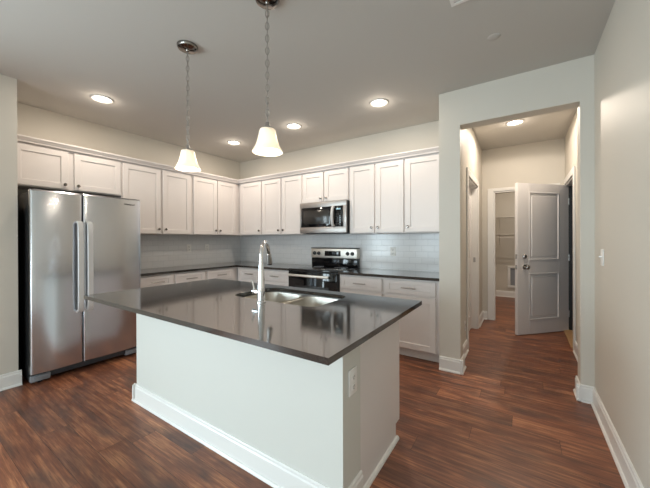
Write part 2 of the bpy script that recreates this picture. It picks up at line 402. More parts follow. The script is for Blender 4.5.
b.box(XHR - CT, XHR, GD0 - CW, GD0, 0, DZ + CW, 0.004, 1).box(XHR - CT, XHR, GD1, YH, 0, DZ + CW, 0.004, 1).box(XHR - CT, XHR, GD0, GD1, DZ, DZ + CW, 0.004, 1)
b.box(XHR, XHR + 0.12, GD0, GD0 + 0.02, 0, DZ).box(XHR, XHR + 0.12, GD1 - 0.02, GD1, 0, DZ).box(XHR, XHR + 0.12, GD0 + 0.02, GD1 - 0.02, DZ - 0.02, DZ)
struct('trim_5', b, 'trim', 'white casing around the doorway beside the open panel door', 'door casing')
struct('trim_8', MB().box(XHR + 0.004, XHR + 0.118, GD1 - 0.024, GD1 - 0.0195, 0.02, DZ - 0.02), 'black', 'thin black strip down the hinge side of the open door frame', 'door seal')  # thin black strip covering the hinge-side jamb lining
struct('trim_6', MB().box(XHR - 0.03, XHR + 0.14, GD0 + 0.02, GD1 - 0.02, 0, 0.02, 0.006, 2), 'threshold', 'light oak threshold strip under the open panel door', 'threshold')

# ------------------------------------------------------------------ hall doors
def panel_door(mb, w, t, z0, z1, panels):
    """slab in local x (0..w), y (0..t) with recessed moulded panels on both faces"""
    rec = 0.010
    xs0, xs1 = panels[0][0], panels[0][1]
    mb.box(0, xs0, 0, t, z0, z1, 0.002, 1).box(xs1, w, 0, t, z0, z1, 0.002, 1)
    zs = [z0] + [z for p in panels for z in (p[2], p[3])] + [z1]
    for i in range(0, len(zs), 2): mb.box(xs0, xs1, 0, t, zs[i], zs[i + 1])
    for x0, x1, a, c in panels:
        mb.box(x0, x1, rec, t - rec, a, c)
        mb.box(x0 + 0.045, x1 - 0.045, 0.003, t - 0.003, a + 0.045, c - 0.045, 0.007, 1)
        for s0 in (0.0, t - 0.012):            # moulding bead around panel
            y0, y1 = (-0.004, 0.012) if s0 == 0 else (t - 0.012, t + 0.004)
            mb.box(x0 - 0.004, x0 + 0.014, y0, y1, a, c, 0.004, 1).box(x1 - 0.014, x1 + 0.004, y0, y1, a, c, 0.004, 1)
            mb.box(x0, x1, y0, y1, a - 0.004, a + 0.014, 0.004, 1).box(x0, x1, y0, y1, c - 0.014, c + 0.004, 0.004, 1)
    return mb

# open two-panel door; local x runs from the hinge (0) to the latch edge
DWID, DTH = 0.888, 0.045
PAN = [(0.175, DWID - 0.195, 0.205, 0.845), (0.175, DWID - 0.195, 1.03, 1.965)]
d1 = obj('door_1', panel_door(MB(), DWID, DTH, 0.012, 2.085, PAN), 'door', None, (0, 0, 0))
d1['kind'] = 'structure'; tag(d1, 'grey white two-panel door standing open at the end of the hall', 'door')
xk = DWID - 0.115
def knob_set(parent, z, ball):
    for sgn, y0 in ((1, DTH), (-1, 0.0)):
        b = MB()
        if ball:
            b.lathe([(0.033, 0), (0.033, 0.006), (0.014, 0.011), (0.012, 0.03), (0.022, 0.036), (0.029, 0.048), (0.029, 0.058), (0.02, 0.068), (0.006, 0.071)], (xk, y0, z), (0, sgn, 0), 20)
        else:
            b.lathe([(0.032, 0), (0.032, 0.008), (0.024, 0.018), (0.02, 0.022), (0.006, 0.023)], (xk, y0, z), (0, sgn, 0), 20)
        obj('door_knob' if ball else 'deadbolt', b, 'nickel', parent)
knob_set(d1, 0.935, True); knob_set(d1, 1.08, False)
for z in (0.935, 1.08):
    obj('latch_plate', MB().box(DWID - 0.001, DWID + 0.0015, 0.008, 0.037, z - 0.03, z + 0.03).box(DWID, DWID + 0.010, 0.016, 0.029, z - 0.012, z + 0.012, 0.002, 1), 'nickel', d1)
for z in (0.25, 1.05, 1.85):
    obj('hinge', MB().lathe([(0.007, 0), (0.007, 0.09)], (-0.006, DTH - 0.002, z - 0.045), (0, 0, 1), 10), 'nickel', d1)
# visible face is the one towards the camera: local +y must face the kitchen
hx, hy = 5.000, 1.643
d1.location = (hx, hy, 0)
d1.rotation_euler = (0, 0, math.atan2(0.942 - 1.614, 4.407 - 5.035))
# closed slab door in hall's left wall: built in place (x is depth)
PD = 0.96
b = panel_door(MB(), LD1 - LD0 - 0.046, 0.038, 0.012, DZ - 0.022, [(0.16, LD1 - LD0 - 0.206, 0.2, 0.84), (0.16, LD1 - LD0 - 0.206, 1.03, 1.93)])
d2 = obj('door_2', b, 'door', None, (0, 0, 0)); d2['kind'] = 'structure'
tag(d2, 'white closed door recessed in the hall side wall', 'door')
d2.location = (XH - 0.076, LD0 + 0.023, 0); d2.rotation_euler = (0, 0, PI / 2)
obj('door_knob', MB().lathe([(0.033, 0), (0.033, 0.006), (0.013, 0.011), (0.012, 0.03), (0.028, 0.045), (0.026, 0.06), (0.006, 0.066)], (0.07, 0.0, 0.95), (0, -1, 0), 18), 'nickel', d2)
o = obj('strike_plate', MB().box(XH - 0.05, XH - 0.02, LD1 - 0.0225, LD1 - 0.0195, 0.98, 1.05), 'nickel')
tag(o, 'small metal strike plate on the hall side door jamb', 'plate')

# ------------------------------------------------------------------ cabinets
def mapper(wall):
    if wall == 'L':   # along y, depth = +x from x=0
        return lambda u, d, z: (d, u, z), (1, 0, 0)
    if wall == 'B':   # along x, depth = -y from y=0
        return lambda u, d, z: (u, -d, z), (0, -1, 0)
    if wall == 'I':   # island, doors face +y
        return lambda u, d, z: (u, -2.49 + d, z), (0, 1, 0)
def bx(mb, mp, u0, u1, d0, d1, z0, z1, bev=0.0, seg=1):
    a = mp(u0, d0, z0); c = mp(u1, d1, z1)
    return mb.box(min(a[0], c[0]), max(a[0], c[0]), min(a[1], c[1]), max(a[1], c[1]), z0, z1, bev, seg)
def shaker(mp, u0, u1, d0, z0, z1, st=0.062, rail=None):
    rail = rail or st; t = 0.021; mb = MB()
    bx(mb, mp, u0, u0 + st, d0, d0 + t, z0, z1, 0.002); bx(mb, mp, u1 - st, u1, d0, d0 + t, z0, z1, 0.002)
    bx(mb, mp, u0 + st - .003, u1 - st + .003, d0, d0 + t - 0.0005, z0, z0 + rail, 0.002); bx(mb, mp, u0 + st - .003, u1 - st + .003, d0, d0 + t - 0.0005, z1 - rail, z1, 0.002)
    bx(mb, mp, u0 + st - .004, u1 - st + .004, d0 + 0.001, d0 + t - 0.010, z0 + rail - .004, z1 - rail + .004)
    return mb
def knob(mp, nrm, u, d, z, parent):
    obj('knob', MB().lathe([(0.008, 0), (0.006, 0.006), (0.006, 0.014), (0.0155, 0.019), (0.017, 0.024), (0.014, 0.030), (0.004, 0.032)], mp(u, d, z), nrm, 14), 'dark_nickel', parent)
def pull(mp, nrm, u, d, z, parent, L=0.16):
    mb = MB()
    a, c = mp(u - L / 2, d + 0.03, z), mp(u + L / 2, d + 0.03, z)
    mb.tube([a, c], 0.0075, 8)
    for s in (-1, 1): mb.tube([mp(u + s * L * 0.38, d - 0.001, z), mp(u + s * L * 0.38, d + 0.03, z)], 0.005, 8)
    obj('handle', mb, 'nickel', parent)

def wall_cabinet(wall, u0, u1, z0, z1, doors, label, d=0.34, group='white wall cabinets'):
    mp, nrm = mapper(wall)
    t = thing('wall_cabinet', label, 'cabinet', mp((u0 + u1) / 2, 0.17, z0))
    obj('cabinet_body', bx(MB(), mp, u0 + .0005, u1 - .0005, 0.002, d - 0.021, z0, z1, 0.001), 'cabinet', t)
    for a, c, side, kz in doors:
        dr = obj('door', shaker(mp, a, c, d - 0.021, z0 + 0.010, z1 - 0.028), 'cabinet', t)
        ku = a + 0.032 if side < 0 else c - 0.032
        knob(mp, nrm, ku, d, z0 + 0.010 + kz, dr)
    return t
def base_cabinet(wall, u0, u1, drawers, doors, label, d=0.62, ztop=0.884, toe=True, back=0.002):
    mp, nrm = mapper(wall)
    t = thing('base_cabinet', label, 'cabinet', mp((u0 + u1) / 2, 0.3, 0))
    b = bx(MB(), mp, u0 + .0005, u1 - .0005, back, d - 0.021, 0.105, ztop, 0.001)
    obj('cabinet_body', b, 'cabinet', t)
    obj('toe_kick', bx(MB(), mp, u0 + .0005, u1 - .0005, back + .05, d - 0.09, 0.0, 0.105), 'cabinet', t)
    for a, c in drawers:
        dr = obj('drawer', shaker(mp, a, c, d - 0.021, 0.712, 0.862, 0.055, 0.042), 'cabinet', t)
        pull(mp, nrm, (a + c) / 2, d, 0.787, dr)
    for a, c, side in doors:
        dr = obj('door', shaker(mp, a, c, d - 0.021, 0.118, 0.690), 'cabinet', t)
        knob(mp, nrm, a + 0.032 if side < 0 else c - 0.032, d, 0.640, dr)
    return t

ZU0, ZU1 = 1.398, 2.31
KZ = 0.062
wall_cabinet('L', -3.135, -2.16, 1.868, ZU1, [(-3.115, -2.684, 1, 0.045), (-2.631, -2.172, -1, 0.045)], 'short wide white cabinet directly above the refrigerator')
wall_cabinet('L', -2.16, -1.213, ZU0, ZU1, [(-2.148, -1.683, 1, KZ), (-1.653, -1.238, -1, KZ)], 'tall white two-door wall cabinet next to the refrigerator')
wall_cabinet('L', -1.213, -0.003, ZU0, ZU1, [(-1.189, -0.777, 1, KZ), (-0.758, -0.392, -1, KZ)], 'white two-door wall cabinet in the corner, on the refrigerator wall')
wall_cabinet('B', 0.345, 0.902, ZU0, ZU1, [(0.412, 0.888, 1, KZ)], 'white single-door wall cabinet in the corner, on the range wall')
wall_cabinet('B', 0.902, 1.745, ZU0, ZU1, [(0.918, 1.315, 1, KZ), (1.346, 1.735, -1, KZ)], 'white two-door wall cabinet between microwave and corner')
wall_cabinet('B', 1.745, 2.538, 1.850, ZU1, [(1.758, 2.122, 1, 0.045), (2.148, 2.524, -1, 0.045)], 'short white two-door cabinet directly above the microwave')
wall_cabinet('B', 2.538, 3.296, ZU0, ZU1, [(2.550, 2.903, 1, KZ), (2.926, 3.286, -1, KZ)], 'white two-door wall cabinet adjoining the microwave, away from corner')
wall_cabinet('B', 3.296, XC - 0.001, ZU0, ZU1, [(3.308, 3.735, -1, KZ)], 'white single-door wall cabinet butting against the hall wall end')

# crown along the tops
CR = [(0, 0), (0.012, 0), (0.016, 0.014), (0.020, 0.018), (0.036, 0.040), (0.040, 0.044), (0.040, 0.058), (0, 0.058)]
b = MB()
b.prism(CR, (0.34, YN + 0.001, 2.302), (0.34, -0.30, 2.302), (1, 0, 0)); b.prism(CR, (0.30, -0.34, 2.302), (XC - 0.001, -0.34, 2.302), (0, -1, 0))
b.box(0.003, 0.34, YN + 0.001, -0.003, ZU1 + 0.001, 2.36).box(0.34, XC - 0.001, -0.34, -0.003, ZU1 + 0.001, 2.36)
struct('trim_7', b, 'cabinet', 'white crown moulding along the tops of the wall cabinets', 'crown moulding')

base_cabinet('L', -2.15, -1.175, [(-2.09, -1.675), (-1.64, -1.195)], [(-2.09, -1.675, 1), (-1.64, -1.195, -1)], 'white base cabinet with two drawers next to the refrigerator')
base_cabinet('L', -1.175, -0.003, [(-1.155, -0.68)], [(-1.155, -0.68, -1)], 'white base cabinet in the corner on the refrigerator wall')
base_cabinet('B', 0.625, 1.19, [(0.69, 1.165)], [(0.69, 1.165, 1)], 'white base cabinet in the corner on the range wall')
base_cabinet('B', 1.19, 1.738, [(1.213, 1.715)], [(1.213, 1.715, -1)], 'white base cabinet with one drawer beside the range, towards the corner')
base_cabinet('B', 2.545, 3.14, [(2.565, 3.122)], [(2.565, 3.122, 1)], 'white base cabinet between the range and the last cabinet by the hall wall')
base_cabinet('B', 3.14, XC - 0.001, [(3.158, 3.722)], [(3.158, 3.722, -1)], 'last white base cabinet standing against the hall wall end')

# worktops
def slab(mb, loop, z0, z1, hole=None):
    bb = mb.b
    vs = [bb.verts.new((x, y, z1)) for x, y in loop]
    es = [bb.edges.new((vs[i], vs[(i + 1) % len(vs)])) for i in range(len(vs))]
    if hole:
        hv = [bb.verts.new((x, y, z1)) for x, y in hole]
        es += [bb.edges.new((hv[i], hv[(i + 1) % len(hv)])) for i in range(len(hv))]
    r = bmesh.ops.triangle_fill(bb, edges=es, use_beauty=True)
    fs = [g for g in r['geom'] if isinstance(g, bmesh.types.BMFace)]
    ex = bmesh.ops.extrude_face_region(bb, geom=fs)
    bmesh.ops.translate(bb, verts=[g for g in ex['geom'] if isinstance(g, bmesh.types.BMVert)], vec=(0, 0, z0 - z1))
    return mb
ZT = 0.914
o = obj('worktop', slab(MB(), [(0.009, -2.15), (0.645, -2.15), (0.645, -0.645), (1.738, -0.645), (1.738, -0.009), (0.009, -0.009)], 0.884, ZT), 'quartz', smooth=False)
tag(o, 'dark grey L-shaped worktop running through the kitchen corner', 'worktop')
o = obj('worktop', MB().box(2.545, XC - 0.001, -0.645, -0.009, 0.884, ZT, 0.002), 'quartz', smooth=False)
tag(o, 'short straight dark grey worktop between range and hall wall', 'worktop')

# ------------------------------------------------------------------ refrigerator
FX, FY0, FY1, FS = 0.80, -3.086, -2.154, -2.702
t = thing('refrigerator', 'stainless side-by-side refrigerator with two long vertical handles', 'refrigerator', (0.4, (FY0 + FY1) / 2, 0))
obj('body', MB().box(0.03, 0.725, FY0 + 0.004, FY1 - 0.004, 0.03, 1.765, 0.006), 'black', t)
def fdoor(y0, y1):
    """door with a slightly bowed front and rounded edges"""
    mb = MB(); n = 16; xb = 0.732; ring = []
    pts = [(xb, y0), (FX - 0.018, y0)]
    for i in range(1, 5): a = PI / 2 * i / 4; pts.append((FX - 0.018 + 0.014 * math.sin(a), y0 + 0.014 * (1 - math.cos(a))))
    for i in range(1, n): s = i / n; pts.append((FX - 0.004 + 0.010 * (1 - (2 * s - 1) ** 2), y0 + 0.014 + (y1 - y0 - 0.028) * s))
    for i in range(0, 5): a = PI / 2 * i / 4; pts.append((FX - 0.018 + 0.014 * math.cos(a), y1 - 0.014 + 0.014 * math.sin(a)))
    pts += [(xb, y1)]
    lo = [mb.b.verts.new((x, y, 0.105)) for x, y in pts]; mi = [mb.b.verts.new((x, y, 1.772)) for x, y in pts]
    hi = [mb.b.verts.new((x - (0.012 if x > xb else 0), y, 1.785)) for x, y in pts]
    k = len(pts)
    for A, B in ((lo, mi), (mi, hi)):
        for i in range(k): mb.b.faces.new((A[i], A[(i + 1) % k], B[(i + 1) % k], B[i]))
    mb.b.faces.new(lo[::-1]); mb.b.faces.new(hi)
    return mb
dl = obj('door', fdoor(FY0, FS - 0.004), 'steel', t); dl['label'] = 'narrower freezer door'
dr = obj('door', fdoor(FS + 0.004, FY1), 'steel', t); dr['label'] = 'wider refrigerator door'
for dd, yc in ((dl, FS - 0.034), (dr, FS + 0.044)):
    mb = MB()
    pts = [(FX + 0.002, yc, 1.50), (FX + 0.035, yc, 1.492)] + [(FX + 0.046 + 0.006 * math.sin(PI * i / 10), yc, 1.47 - 0.83 * i / 10) for i in range(11)] + [(FX + 0.035, yc, 0.622), (FX + 0.002, yc, 0.615)]
    # flat bar: sweep a rounded rectangle
    prev = []
    for i, p in enumerate(pts):
        q0 = Vector(pts[max(i - 1, 0)]); q1 = Vector(pts[min(i + 1, len(pts) - 1)]); dv = (q1 - q0).normalized(); nn = Vector((0, 1, 0)).cross(dv).normalized()
        prev.append([mb.b.verts.new(Vector(p) + Vector((0, 1, 0)) * a + nn * c) for a, c in ((-.024, -.006), (-.019, -.011), (.019, -.011), (.024, -.006), (.024, .006), (.019, .011), (-.019, .011), (-.024, .006))])
    for A, B in zip(prev, prev[1:]):
        for i in range(8): mb.b.faces.new((A[i], A[(i + 1) % 8], B[(i + 1) % 8], B[i]))
    mb.b.faces.new(prev[0][::-1]); mb.b.faces.new(prev[-1])
    obj('handle', mb, 'satin', dd)
for yc in (FY0 + 0.06, FY1 - 0.06):
    obj('hinge_cap', MB().box(0.60, 0.76, yc - 0.035, yc + 0.035, 1.765, 1.792, 0.008), 'grey_plastic', t)
mb = MB().box(0.70, 0.738, FY0 + 0.01, FY1 - 0.01, 0.035, 0.098, 0.004)
for k in range(4): mb.box(0.737, 0.742, FY0 + 0.14, FY1 - 0.14, 0.043 + k * 0.013, 0.050 + k * 0.013)
obj('toe_grille', mb, 'grille', t)
for yc in (FY0 + 0.075, FY1 - 0.075):
    f = obj('foot_bracket', MB().box(0.70, 0.752, yc - 0.07, yc + 0.07, 0.02, 0.075, 0.005).box(0.752, 0.764, yc - 0.045, yc + 0.065, 0.05, 0.072, 0.003), 'grey_plastic', t)
    obj('roller', MB().lathe([(0.02, -0.012), (0.02, 0.012)], (0.72, yc, 0.02), (0, 1, 0), 14), 'black', f)
def text_mesh(name, body, size, m, parent, loc, rot, depth=0.0006):
    cu = bpy.data.curves.new(name, 'FONT'); cu.body = body; cu.size = size; cu.extrude = depth; cu.align_x = 'CENTER'; cu.align_y = 'CENTER'
    tmp = bpy.data.objects.new(name, cu); COL.objects.link(tmp)
    me = bpy.data.meshes.new_from_object(tmp.evaluated_get(bpy.context.evaluated_depsgraph_get()))
    bpy.data.objects.remove(tmp)
    me.materials.append(M[m])
    o = bpy.data.objects.new(name, me); COL.objects.link(o); o.parent = parent
    o.location = Vector(loc) - ORI[parent.name]; o.rotation_euler = rot
    return o
text_mesh('badge', 'Whirlpool', 0.026, 'badge', dr, (FX + 0.0062, -2.277, 1.718), (PI / 2, 0, PI / 2), 0.001)

# ------------------------------------------------------------------ range
RX0, RX1, RYF = 1.745, 2.538, -0.655
t = thing('range', 'freestanding electric range with stainless backguard and black oven door', 'range', ((RX0 + RX1) / 2, -0.35, 0))
obj('body', MB().box(RX0, RX1, -0.62, -0.03, 0.04, 0.895, 0.003), 'black', t)
ct = obj('cooktop', MB().box(RX0 - 0.0, RX1, -0.655, -0.03, 0.895, 0.920, 0.006), 'black_glass', t)
for bxx, byy, rr in ((1.95, -0.50, 0.095), (2.33, -0.50, 0.075), (1.95, -0.20, 0.075), (2.33, -0.20, 0.095)):
    obj('burner_ring', MB().tube([(bxx + rr * math.cos(2 * PI * i / 40), byy + rr * math.sin(2 * PI * i / 40), 0.9203) for i in range(40)], 0.0012, 6, closed=True), 'grey_plastic', ct)
bgd = obj('backguard', MB().box(RX0, RX1, -0.10, -0.02, 0.920, 1.045, 0.004), 'black_glass', t); bgd['label'] = 'black glass lower band of backguard'
cp = obj('control_panel', MB().box(RX0, RX1, -0.115, -0.02, 1.045, 1.185, 0.008, 2), 'steel_x', t)
obj('panel_cap', MB().box(RX0, RX1, -0.118, -0.02, 1.1855, 1.197, 0.003), 'black', t)
dp = obj('display', MB().box(2.0, 2.275, -0.120, -0.114, 1.075, 1.150, 0.002), 'black_glass', cp)
for kx in (1.815, 1.892, 2.392, 2.470):
    obj('knob', MB().lathe([(0.028, 0), (0.028, 0.006), (0.022, 0.009), (0.020, 0.028), (0.014, 0.031)], (kx, -0.115, 1.115), (0, -1, 0), 18).box(kx - 0.003, kx + 0.003, -0.149, -0.143, 1.10, 1.135), 'black', cp)
od = obj('oven_door', MB().box(RX0 + 0.003, RX1 - 0.003, -0.66, -0.62, 0.235, 0.885, 0.006), 'black_glass', t)
obj('oven_window', MB().box(RX0 + 0.12, RX1 - 0.12, -0.6625, -0.659, 0.36, 0.70, 0.001), 'black', od)
mb = MB().box(RX0 + 0.035, RX1 - 0.10, -0.715, -0.69, 0.820, 0.852, 0.008, 2)
for hx_ in (RX0 + 0.07, RX1 - 0.15): mb.box(hx_ - 0.012, hx_ + 0.012, -0.70, -0.655, 0.825, 0.847, 0.003)
obj('handle', mb, 'steel_x', od)
sd = obj('storage_drawer', MB().box(RX0 + 0.003, RX1 - 0.003, -0.655, -0.62, 0.055, 0.228, 0.006), 'steel_x', t)
for fx in (RX0 + 0.06, RX1 - 0.06):
    for fy in (-0.58, -0.08): obj('foot', MB().lathe([(0.02, 0), (0.02, 0.008), (0.008, 0.010), (0.008, 0.04)], (fx, fy, 0), (0, 0, 1), 12), 'black', t)

# ------------------------------------------------------------------ microwave
MX0, MX1, MZ0, MZ1 = 1.758, 2.536, 1.412, 1.848
t = thing('microwave', 'stainless over-the-range microwave hung under the short cabinet', 'microwave', ((MX0 + MX1) / 2, -0.2, MZ0))
obj('body', MB().box(MX0 + 0.002, MX1 - 0.002, -0.385, -0.01, MZ0 + 0.004, MZ1 - 0.002, 0.003), 'black', t)
fr = obj('front_frame', MB().box(MX0, MX1, -0.412, -0.385, MZ1 - 0.075, MZ1, 0.004).box(MX0, MX1, -0.412, -0.385, MZ0, MZ0 + 0.085, 0.004)
         .box(MX0, MX0 + 0.028, -0.412, -0.385, MZ0 + 0.08, MZ1 - 0.07, 0.003).box(MX1 - 0.052, MX1, -0.412, -0.385, MZ0 + 0.08, MZ1 - 0.07, 0.003), 'steel_dull', t)
dr = obj('door', MB().box(MX0 + 0.028, 2.345, -0.418, -0.386, MZ0 + 0.085, MZ1 - 0.075, 0.004), 'black_glass', t)
obj('window', MB().box(MX0 + 0.075, 2.27, -0.4195, -0.417, MZ0 + 0.125, MZ1 - 0.115, 0.001), 'oven_window', dr)
pts = [(2.345, -0.418, MZ1 - 0.085)] + [(2.345, -0.425 - 0.040 * math.sin(PI * (0.12 + 0.76 * i / 10)) ** 0.7, MZ1 - 0.095 - (MZ1 - MZ0 - 0.195) * i / 10) for i in range(11)] + [(2.345, -0.418, MZ0 + 0.095)]
obj('handle', MB().tube(pts, 0.020, 10), 'satin', dr)
pn = obj('control_panel', MB().box(2.349, MX1 - 0.052, -0.418, -0.386, MZ0 + 0.085, MZ1 - 0.075, 0.003), 'black_glass', t)
obj('clock_display', MB().box(2.385, 2.455, -0.4192, -0.4175, MZ1 - 0.125, MZ1 - 0.105), 'digits', pn)
mb = MB()
for r in range(5):
    for c in range(3): mb.box(2.378 + c * 0.032, 2.400 + c * 0.032, -0.4190, -0.4175, MZ0 + 0.115 + r * 0.032, MZ0 + 0.131 + r * 0.032)
obj('keypad', mb, 'slot', pn)
obj('vent_grille', MB().box(MX0 + 0.08, MX1 - 0.08, -0.36, -0.10, MZ0 - 0.008, MZ0 + 0.006, 0.002), 'black', t)

# ------------------------------------------------------------------ island
IX0, IX1, IY0, IY1 = 1.7865, 3.9299, -3.0116, -1.8767
BX0, BX1, BY0, BY1 = 1.8245, 3.7874, -2.6698, -1.8829
KW = -2.49     # rear of the knee wall
t = thing('kitchen_island', 'white kitchen island base with baseboard in the middle of the floor', 'island', ((BX0 + BX1) / 2, -2.28, 0))
obj('knee_wall', MB().box(BX0, BX1, BY0, KW, 0, 0.888), 'island', t, smooth=False)
mb = MB()
mb.prism(BASE, (BX0 - 0.028, BY0, 0), (BX1 + 0.028, BY0, 0), (0, -1, 0)).prism(BASE, (BX1, BY0 - 0.028, 0), (BX1, KW, 0), (1, 0, 0)).prism(BASE, (BX0, KW, 0), (BX0, BY0 - 0.028, 0), (-1, 0, 0))
obj('baseboard', mb, 'trim', t, smooth=False)
cb = MB().box(BX0 + 0.004, BX1 - 0.004, KW, BY1 - 0.085, 0.0, 0.105).box(BX0 + 0.004, BX1 - 0.004, KW, BY1 - 0.021, 0.105, 0.15)
cb.box(BX0 + 0.002, BX0 + 0.02, KW, BY1 - 0.021, 0.105, 0.888).box(BX1 - 0.02, BX1 - 0.002, KW, BY1 - 0.021, 0.105, 0.888)
cb.box(BX0 + 0.02, BX1 - 0.02, BY1 - 0.045, BY1 - 0.021, 0.15, 0.888)
obj('cabinet_body', cb, 'cabinet', t, smooth=False)
SHOE = [(0, 0), (0.018, 0), (0.016, 0.012), (0.008, 0.02), (0, 0.022)]
obj('shoe_moulding', MB().prism(SHOE, (BX1 - 0.003, KW, 0), (BX1 - 0.003, BY1 - 0.07, 0), (1, 0, 0)), 'trim', t, smooth=False)
mpI, nI = mapper('I')
dI = BY1 + 2.49
wI = (BX1 - BX0) / 4
for k in range(4):
    a, c = BX0 + wI * k + 0.012, BX0 + wI * (k + 1) - 0.012
    q = obj('drawer', shaker(mpI, a, c, dI - 0.021, 0.716, 0.866, 0.055, 0.042), 'cabinet', t); pull(mpI, nI, (a + c) / 2, dI, 0.79, q)
    q = obj('door', shaker(mpI, a, c, dI - 0.021, 0.118, 0.694), 'cabinet', t); knob(mpI, nI, c - 0.032 if k % 2 == 0 else a + 0.032, dI, 0.64, q)

def rrect(x0, x1, y0, y1, r, n=6):
    pts = []
    for cx_, cy_, a0 in ((x1 - r, y1 - r, 0), (x0 + r, y1 - r, PI / 2), (x0 + r, y0 + r, PI), (x1 - r, y0 + r, 1.5 * PI)):
        for i in range(n + 1): a = a0 + PI / 2 * i / n; pts.append((cx_ + r * math.cos(a), cy_ + r * math.sin(a)))
    return pts
SX0, SX1, SY0, SY1 = 2.695, 3.45, -2.425, -1.985
o = obj('island_countertop', slab(MB(), [(IX0, IY0), (IX1, IY0), (IX1, IY1), (IX0, IY1)], ZT - 0.026, ZT, rrect(SX0, SX1, SY0, SY1, 0.085)), 'quartz', smooth=False)
tag(o, 'polished dark grey countertop slab overhanging the white island', 'countertop')

# undermount double sink
t = thing('sink', 'stainless double-bowl sink set under the island countertop', 'sink', ((SX0 + SX1) / 2, (SY0 + SY1) / 2, 0.70))
def bowl(x0, x1, y0, y1, depth):
    mb = MB(); zt = ZT - 0.036; loops = []
    for ins, z, r in ((-0.004, zt, 0.08), (0.004, zt - 0.03, 0.075), (0.014, zt - depth + 0.03, 0.07), (0.035, zt - depth + 0.006, 0.06), (0.06, zt - depth, 0.05)):
        loops.append([mb.b.verts.new((x, y, z)) for x, y in rrect(x0 + ins, x1 - ins, y0 + ins, y1 - ins, r)])
    for A, B in zip(loops, loops[1:]):
        k = len(A)
        for i in range(k): mb.b.faces.new((A[i], A[(i + 1) % k], B[(i + 1) % k], B[i]))
    mb.b.faces.new(loops[-1])
    return mb
SM = 3.07
for x0, x1 in ((SX0, SM - 0.012), (SM + 0.012, SX1)):
    q = obj('bowl', bowl(x0, x1, SY0, SY1, 0.19), 'sink', t)
    cx_, cy_ = (x0 + x1) / 2, (SY0 + SY1) / 2
    obj('drain', MB().lathe([(0.045, 0), (0.045, 0.003), (0.034, 0.004), (0.030, 0.001), (0.004, 0.001)], (cx_, cy_, ZT - 0.036 - 0.1898), (0, 0, 1), 20), 'chrome', q)
obj('divider', MB().box(SM - 0.016, SM + 0.016, SY0 + 0.02, SY1 - 0.02, ZT - 0.066, ZT - 0.040, 0.008, 3), 'sink', t)

# faucet
fx, fy = 3.067, -2.478
t = thing('faucet', 'tall chrome pull-down faucet with side lever behind the sink', 'faucet', (fx, fy, ZT))
obj('body', MB().lathe([(0.030, 0), (0.030, 0.006), (0.025, 0.012), (0.025, 0.06), (0.023, 0.12), (0.019, 0.19), (0.0155, 0.25)], (fx, fy, ZT), (0, 0, 1), 24), 'chrome', t)
pts = [(fx, fy, ZT + 0.23), (fx, fy, ZT + 0.26)]
RA = 0.098; dvx, dvy = -0.49, 0.872
for i in range(0, 15):
    a = PI - PI * 0.93 * i / 14; q = RA + RA * math.cos(a)
    pts.append((fx + dvx * q, fy + dvy * q, ZT + 0.284 + RA * 1.05 * math.sin(a)))
obj('spout', MB().tube(pts, 0.0135, 14), 'chrome', t)
p_end = Vector(pts[-1]); dirv = (Vector(pts[-1]) - Vector(pts[-2])).normalized()
sp = obj('spray_head', MB().lathe([(0.0145, 0), (0.0165, 0.008), (0.0165, 0.02), (0.020, 0.045), (0.021, 0.07), (0.018, 0.075)], p_end, dirv, 20), 'nickel', t)
obj('spray_nozzle', MB().lathe([(0.017, 0.075), (0.017, 0.083), (0.008, 0.084)], p_end, dirv, 18), 'black', sp)
obj('lever', MB().tube([(fx - 0.015, fy, ZT + 0.062), (fx - 0.072, fy, ZT + 0.066)], 0.014, 14).tube([(fx - 0.064, fy, ZT + 0.072), (fx - 0.068, fy - 0.002, ZT + 0.10), (fx - 0.078, fy - 0.006, ZT + 0.135)], [0.007, 0.006, 0.005], 10), 'chrome', t)

# ------------------------------------------------------------------ outlets and switches
def plate(name, label, cat, c, axis, kind, w=0.075, h=0.118, group=None):
    """axis: outward normal 'x+','x-','y-'"""
    ax = {'x+': Vector((1, 0, 0)), 'x-': Vector((-1, 0, 0)), 'y-': Vector((0, -1, 0))}[axis]
    side = Vector((0, 0, 1)).cross(ax)
    c = Vector(c)
    t = thing(name, label, cat, c - Vector((0, 0, h / 2)), group)
    def pb(mb, s0, s1, z0, z1, d0, d1, bev=0.0):
        a = c + side * s0 + ax * d0; e2 = c + side * s1 + ax * d1
        return mb.box(min(a.x, e2.x), max(a.x, e2.x), min(a.y, e2.y), max(a.y, e2.y), c.z + z0, c.z + z1, bev, 2)
    obj('cover_plate', pb(MB(), -w / 2, w / 2, -h / 2, h / 2, 0.0005, 0.007, 0.0025), 'plastic', t)
    if kind == 'outlet':
        for dz in (-0.0265, 0.0195):
            r = obj('receptacle', pb(MB(), -0.0165, 0.0165, dz - 0.012, dz + 0.017, 0.005, 0.0095, 0.002), 'plastic', t)
            mb = MB(); pb(mb, -0.009, -0.006, dz - 0.002, dz + 0.009, 0.009, 0.0099); pb(mb, 0.006, 0.009, dz - 0.002, dz + 0.009, 0.009, 0.0099); pb(mb, -0.003, 0.003, dz - 0.010, dz - 0.005, 0.009, 0.0099)
            obj('slot', mb, 'slot', r)
    else:
        obj('toggle', pb(MB(), -0.006, 0.006, -0.014, 0.014, 0.006, 0.010, 0.001).__class__() and pb(pb(MB(), -0.006, 0.006, -0.013, 0.013, 0.006, 0.009, 0.001), -0.005, 0.005, 0.0, 0.011, 0.008, 0.022, 0.002), 'plastic', t)
    return t
plate('wall_outlet', 'white outlet on the end of the island beside the overhang', 'outlet', (BX1, -2.578, 0.628), 'x+', 'outlet', 0.08, 0.125)
